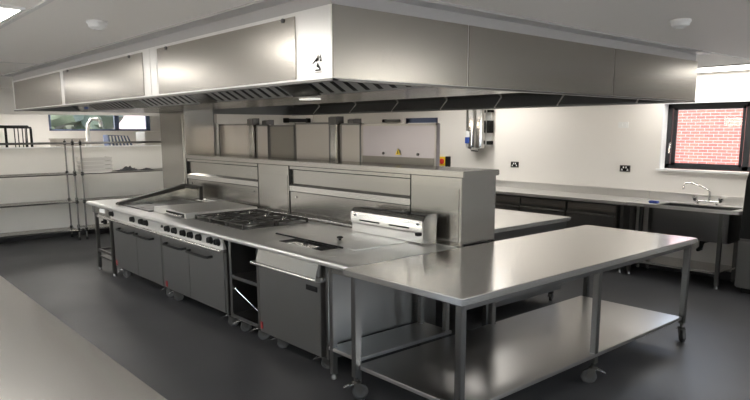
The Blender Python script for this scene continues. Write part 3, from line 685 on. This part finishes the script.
# taps
tp = thing('mixer_tap', 'chrome swan-neck mixer tap with two lever handles behind the sink', 'tap', (8.11, 3.15, .90))
obj('body', G().cyl((8.11, 3.02, .935), (8.11, 3.32, .935), .016).cyl((8.11, 3.06, .90), (8.11, 3.06, .935), .02).cyl((8.11, 3.28, .90), (8.11, 3.28, .935), .02), 'chrome', tp)
obj('spout', G().tube([(8.11, 3.15, .94), (8.11, 3.15, 1.05), (8.10, 3.17, 1.085), (8.05, 3.26, 1.135), (7.99, 3.34, 1.165), (7.955, 3.385, 1.155), (7.945, 3.395, 1.12), (7.945, 3.395, 1.085)], .013), 'chrome', tp)
for y in (3.02, 3.32): obj('tap_handle', G().lathe([(0, 0), (.024, 0), (.03, .02), (.028, .045), (.014, .055), (0, .055)], (8.11, y, .94), 16).cyl((8.11, y, .97), (8.05, y, .985), .009), 'chrome', tp)
sp = obj('blue_cloth', G().box(7.76, 7.84, 3.62, 3.74, .9005, .93, .012), 'blue'); tag(sp, 'small blue sponge on the drainer left of the sink bowl', 'sponge'); sp.name = 'sponge'

# fridge edge at the right border
t = thing('upright_fridge', 'tall steel cabinet at the right edge of the picture with a dark upper part', 'fridge', (7.9, 2.15, 0))
obj('body', G().box(7.62, 8.19, 1.70, 2.606, .06, .62, .006), 'steel_door', t)
obj('plinth', G().box(7.66, 8.16, 1.74, 2.56, 0, .06), 'black', t)
obj('door', G().box(7.57, 7.62, 1.72, 2.604, .08, .60, .006), 'steel_door', t)
obj('upper_housing', G().prism([(1.72, .62), (2.596, .62), (2.585, 1.0), (2.578, 1.25), (2.555, 1.36), (2.50, 1.42), (1.78, 1.42), (1.72, 1.36)], 'x', 7.575, 8.16), 'black', t, 'black upper housing')

# wall fittings
def socket(label, y, z):
    t = thing('double_socket', label, 'socket', (XW, y, z), 'metal double sockets on the right wall')
    obj('plate', G().box(XW - .008, XW, y - .073, y + .073, z - .043, z + .043, .002), 'griddle', t)
    obj('insert', G().box(XW - .011, XW - .008, y - .062, y + .062, z - .032, z + .032), 'black', t, 'black inserts')
    for s in (-1, 1):
        obj('switch', G().box(XW - .014, XW - .011, y + s * .018 - .009, y + s * .018 + .009, z + .004, z + .028), 'paper', t)
        obj('outlet', G().prism([(y + s * .04 - .015, z - .026), (y + s * .04 + .015, z - .026), (y + s * .04, z + .002)], 'x', XW - .0125, XW - .011), 'paper', t)
    return t
s1 = socket('dark double wall socket nearer the window', 4.29, 1.285)
dup(s1, (XW, 6.09, 1.27), 'dark double wall socket farther left, near the wall corner')
t = thing('blank_plate', 'white double blanking plate high on the wall left of the window', 'switch', (XW, 4.35, 1.86))
obj('plate', G().box(XW - .008, XW, 4.28, 4.42, 1.82, 1.90, .002), 'white', t); obj('switch', G().box(XW - .012, XW - .008, 4.30, 4.34, 1.84, 1.88).box(XW - .012, XW - .008, 4.36, 4.40, 1.84, 1.88), 'white', t)
t = thing('isolator_switch', 'red and yellow emergency isolator switch with black cover on the wall', 'switch', (8.5, 7.85, 1.25))
obj('plate', G().box(8.47, 8.5, 7.78, 7.96, 1.17, 1.33, .006), 'yellow', t)
obj('knob', G().lathe([(0, 0), (.05, 0), (.05, .02), (.035, .03), (0, .03)], (8.47, 7.87, 1.25), 18, (-1, 0, 0)), 'red', t, 'red turn knob')
obj('cover', G().box(8.44, 8.5, 7.69, 7.775, 1.16, 1.34, .006), 'black', t, 'black cover')
# water heater: twin cylinders
t = thing('water_heater', 'wall-mounted stainless twin-cylinder water heater with a blue label', 'water heater', (8.33, 7.05, 1.5))
for y, r in ((7.10, .09), (6.92, .105)):
    obj('cylinder', G().lathe([(0, 0), (r * .7, 0), (r * .96, .02), (r, .05), (r, .66), (r * .96, .70), (0, .71)], (8.34, y, 1.49), 28), 'chrome', t)
obj('mounting_plate', G().box(8.46, 8.5, 6.78, 7.20, 1.52, 2.15), 'white', t)
for a_, b_ in ((1.56, 1.62), (1.75, 1.95), (2.08, 2.12)): obj('clip', G().box(8.36, 8.47, 6.74, 6.79, a_, b_), 'black', t, 'black clip')
obj('label', G().prism([(8.250, 7.06), (8.252, 7.15), (8.242, 7.15), (8.240, 7.06)], 'z', 1.58, 1.68), 'blue', t, 'blue label')
obj('label', G().prism([(8.250, 7.06), (8.252, 7.13), (8.242, 7.13), (8.240, 7.06)], 'z', 1.68, 1.78), 'paper', t, 'white label')
obj('pipe', G().tube([(8.34, 7.10, 1.49), (8.34, 7.09, 1.46), (8.34, 6.95, 1.45), (8.34, 6.93, 1.49)], .014), 'chrome', t)
t = thing('wall_fitting', 'dark bar-shaped fitting on the far wall, seen above the wide pale back panel', 'fitting', (8.05, 11.75, 1.98))
obj('housing', G().box(7.72, 8.36, 11.73, 11.8, 1.97, 2.05, .01), 'frame', t); obj('end_cap', G().box(7.70, 7.82, 11.72, 11.8, 1.96, 2.06, .01), 'black', t); obj('end_cap', G().box(8.28, 8.38, 11.72, 11.8, 1.96, 2.06, .01), 'black', t)
t = thing('wall_fitting', 'small dark bar-shaped fitting on the wall beside the recessed window', 'fitting', (8.45, 9.2, 1.95))
obj('housing', G().box(8.42, 8.5, 8.98, 9.42, 1.95, 2.0, .01), 'steel_dark', t); obj('end_cap', G().box(8.41, 8.5, 9.34, 9.42, 1.945, 2.005, .01), 'black', t)


# ---------------------------------------------------------------- shelving against the low wall
def shelving(label, x0, x1):
    t = thing('shelving_unit', label, 'shelving', ((x0 + x1) / 2, 11.4, 0), 'tubular shelving units at the far end')
    for x in (x0 + .03, x1 - .03):
        for y in (11.2, 11.62):
            p = obj('post', G().cyl((x, y, .05), (x, y, 1.66), .0135, seg=12), 'steel_dark', t)
            obj('foot', G().lathe([(0, 0), (.02, 0), (.02, .02), (.012, .05), (0, .05)], (x, y, 0), 12), 'black', p)
    for z in (.17, .64, 1.10, 1.60):
        g = G().tube([(x0, 11.2, z), (x1, 11.2, z)], .014, 10).tube([(x0, 11.62, z), (x1, 11.62, z)], .014, 10)
        for x in (x0 + .03, x1 - .03): g.tube([(x, 11.2, z), (x, 11.62, z)], .012, 8)
        obj('shelf_frame', g, 'steel_dark' if z > 1.5 else 'chrome', t)
        if z < 1.5:
            g = G()
            n = 9
            for k in range(n):
                y = 11.225 + k * .37 / (n - 1)
                g.box(x0 + .02, x1 - .02, y, y + .034, z - .004, z + .006)
            obj('shelf', g, 'steel', t)
        for x in (x0 + .03, x1 - .03):
            for y in (11.2, 11.62): obj('collar', G().cyl((x, y, z - .03), (x, y, z + .03), .022, seg=12), 'black', t, 'black plastic collar')
    return t
shelving('left tubular steel shelving bay against the low white wall', .75, 3.27)
shelving('right tubular steel shelving bay holding cloths and trays', 3.33, 5.6)
for k in range(4):
    o = obj('tray', G().box(3.40, 3.86, 11.24, 11.56, 1.108 + k * .065, 1.118 + k * .065).prism([(3.40, 1.118 + k * .065), (3.42, 1.118 + k * .065), (3.40, 1.165 + k * .065), (3.385, 1.165 + k * .065)], 'y', 11.24, 11.56).prism([(3.86, 1.118 + k * .065), (3.84, 1.118 + k * .065), (3.86, 1.165 + k * .065), (3.875, 1.165 + k * .065)], 'y', 11.24, 11.56).box(3.40, 3.86, 11.235, 11.245, 1.108 + k * .065, 1.163 + k * .065), 'tray')
    tag(o, ['lowest', 'second from lowest', 'third from lowest', 'topmost'][k] + ' of the pale trays stacked on the right shelving bay', 'tray', 'pale trays stacked on the shelving')
def cloth(label, x, y, z, sx, sy, sz, seed):
    rnd = random.Random(seed); g = G(); n = 14
    vs = [[g.bm.verts.new((x + (i / n - .5) * sx + rnd.uniform(-.01, .01), y + (j / n - .5) * sy + rnd.uniform(-.01, .01),
           z + sz * max(0, (1 - abs(i / n - .5) * 1.8) * (1 - abs(j / n - .5) * 1.8)) * rnd.uniform(.35, 1.0) + .004)) for j in range(n + 1)] for i in range(n + 1)]
    for i in range(n):
        for j in range(n): g.bm.faces.new((vs[i][j], vs[i + 1][j], vs[i + 1][j + 1], vs[i][j + 1]))
    r = bmesh.ops.extrude_face_region(g.bm, geom=list(g.bm.faces)); 
    for e in r['geom']:
        if isinstance(e, bmesh.types.BMVert): e.co.z = z + .0005
    return tag(obj('cloth', g, 'cloth'), label, 'cloth', 'dark crumpled cloths on the shelving')
cloth('larger crumpled black cloth on the upper shelf of the right shelving', 4.18, 11.36, 1.107, .36, .3, .10, 3)
cloth('flatter black cloth at the right end of the same upper shelf', 4.51, 11.36, 1.107, .24, .22, .05, 4)

# ---------------------------------------------------------------- room beyond the low wall
t = thing('far_counter', 'stainless steel counter in the room behind the low wall', 'counter', (3.8, 13.3, 0))
obj('worktop', G().box(1.4, 6.2, 12.9, 13.8, 1.38, 1.42), 'steel_top', t)
for x in (1.46, 3.8, 6.14):
    for y in (12.95, 13.75): leg(t, x, y, .03, 1.38)
t = thing('dish_rack', 'black wire rack standing behind the low wall at the far left', 'rack', (2.5, 13.2, 1.42))
g = G().tube([(1.75, 13.1, 1.43), (1.75, 13.1, 1.86), (1.78, 13.1, 1.88), (3.04, 13.1, 1.88), (3.09, 13.1, 1.84), (3.09, 13.1, 1.43)], .022, 8)
g.tube([(1.75, 13.5, 1.43), (1.75, 13.5, 1.86), (3.09, 13.5, 1.86), (3.09, 13.5, 1.43)], .016, 8)
g.tube([(3.09, 13.1, 1.86), (3.09, 13.5, 1.86)], .016, 8).tube([(1.75, 13.1, 1.86), (1.75, 13.5, 1.86)], .016, 8)
obj('frame', g, 'black', t)
g = G()
for k, x in enumerate((1.9, 2.05, 2.2, 2.35, 2.55, 2.68, 2.82, 2.88, 2.95, 3.02)): g.tube([(x, 13.1, 1.43), (x, 13.1, 1.88)], (.009, .009, .02, .009, .009, .022, .009, .009, .009, .009)[k], 6)
obj('bars', g, 'black', t)
t = thing('spray_tap', 'white swan-neck spray tap standing in front of the far window', 'tap', (4.25, 13.3, 1.42))
obj('column', G().cyl((4.15, 13.3, 1.42), (4.15, 13.3, 1.80), .05, .04), 'white', t)
obj('spout', G().tube([(4.15, 13.3, 1.80), (4.16, 13.3, 1.92), (4.22, 13.3, 2.02), (4.34, 13.3, 2.03), (4.40, 13.3, 1.98), (4.41, 13.3, 1.88)], .035), 'white', t)
obj('base', G().lathe([(0, 0), (.10, 0), (.08, .05), (0, .05)], (4.15, 13.3, 1.42), 18), 'white', t)
o = obj('grey_container', G().box(3.50, 4.02, 13.1, 13.5, 1.422, 1.65, .02).box(3.48, 4.04, 13.08, 13.52, 1.63, 1.66, .008), 'backpan'); tag(o, 'grey lidded container on the far counter below the window', 'container')
t = thing('dish_basket', 'tilted blue-grey dish basket on the far counter', 'basket', (4.76, 13.3, 1.42))
g = G().prism([(4.52, 1.422), (5.02, 1.422), (4.90, 1.70), (4.50, 1.72)], 'y', 13.22, 13.5)
obj('body', g, 'framegrey', t)
g = G()
for k in range(6): g.prism([(4.55 + k * .072, 1.50), (4.575 + k * .072, 1.50), (4.555 + k * .062, 1.70), (4.53 + k * .062, 1.70)], 'y', 13.2, 13.22)
obj('divider', g, 'white', t)
t = thing('dishwasher', 'pale steel machine with a dark display at the right end of the far counter', 'dishwasher', (5.5, 13.3, 1.42))
obj('body', G().box(5.2, 5.80, 13.1, 13.6, 1.422, 1.775, .01), 'tray', t); obj('display', G().box(5.55, 5.76, 13.09, 13.10, 1.73, 1.765), 'black', t, 'dark display')

# ---------------------------------------------------------------- daylight
w = bpy.data.worlds.new('sky'); sc.world = w; w.use_nodes = True; nt = w.node_tree
bg = nt.nodes['Background']; sk = nt.nodes.new('ShaderNodeTexSky'); sk.sky_type = 'NISHITA'; sk.sun_disc = False
sk.sun_elevation = math.radians(38); sk.sun_rotation = math.radians(250); sk.sun_intensity = .5
hs = nt.nodes.new('ShaderNodeHueSaturation'); hs.inputs['Saturation'].default_value = .6
nt.links.new(sk.outputs[0], hs.inputs['Color']); nt.links.new(hs.outputs[0], bg.inputs['Color']); bg.inputs['Strength'].default_value = 1.25
sun = bpy.data.lights.new('sun', 'SUN'); sun.energy = 9; sun.angle = math.radians(1); sun.color = (1, .95, .88)
so = bpy.data.objects.new('sun', sun); C.objects.link(so)
so.rotation_euler = Vector((.62, .35, -.62)).to_track_quat('-Z', 'Y').to_euler()

# ---------------------------------------------------------------- camera
cam = bpy.data.cameras.new('camera'); co = bpy.data.objects.new('camera', cam); C.objects.link(co); sc.camera = co
F, CY = 641.7, 236.1
cam.sensor_width = 36; cam.lens = F / 750 * 36; cam.shift_y = (CY - 200) / 750; cam.clip_start = .05
yaw, pit, roll = map(math.radians, (48.856, -9.378, -.14))
f = Vector((math.cos(pit) * math.cos(yaw), math.cos(pit) * math.sin(yaw), math.sin(pit)))
r = Vector((math.sin(yaw), -math.cos(yaw), 0)); u = r.cross(f)
r2 = math.cos(roll) * r + math.sin(roll) * u; u2 = -math.sin(roll) * r + math.cos(roll) * u
mw = Matrix((r2, u2, -f)).transposed().to_4x4(); mw.translation = (0, 0, 1.8); co.matrix_world = mw

cy = sc.cycles; cy.sample_clamp_indirect = 8; cy.blur_glossy = 1.0; cy.max_bounces = 10; cy.diffuse_bounces = 5; cy.glossy_bounces = 6;
vs = sc.view_settings; vs.view_transform = 'Standard'; vs.look = 'None'; vs.gamma = 1; vs.use_curve_mapping = False; vs.exposure = .02
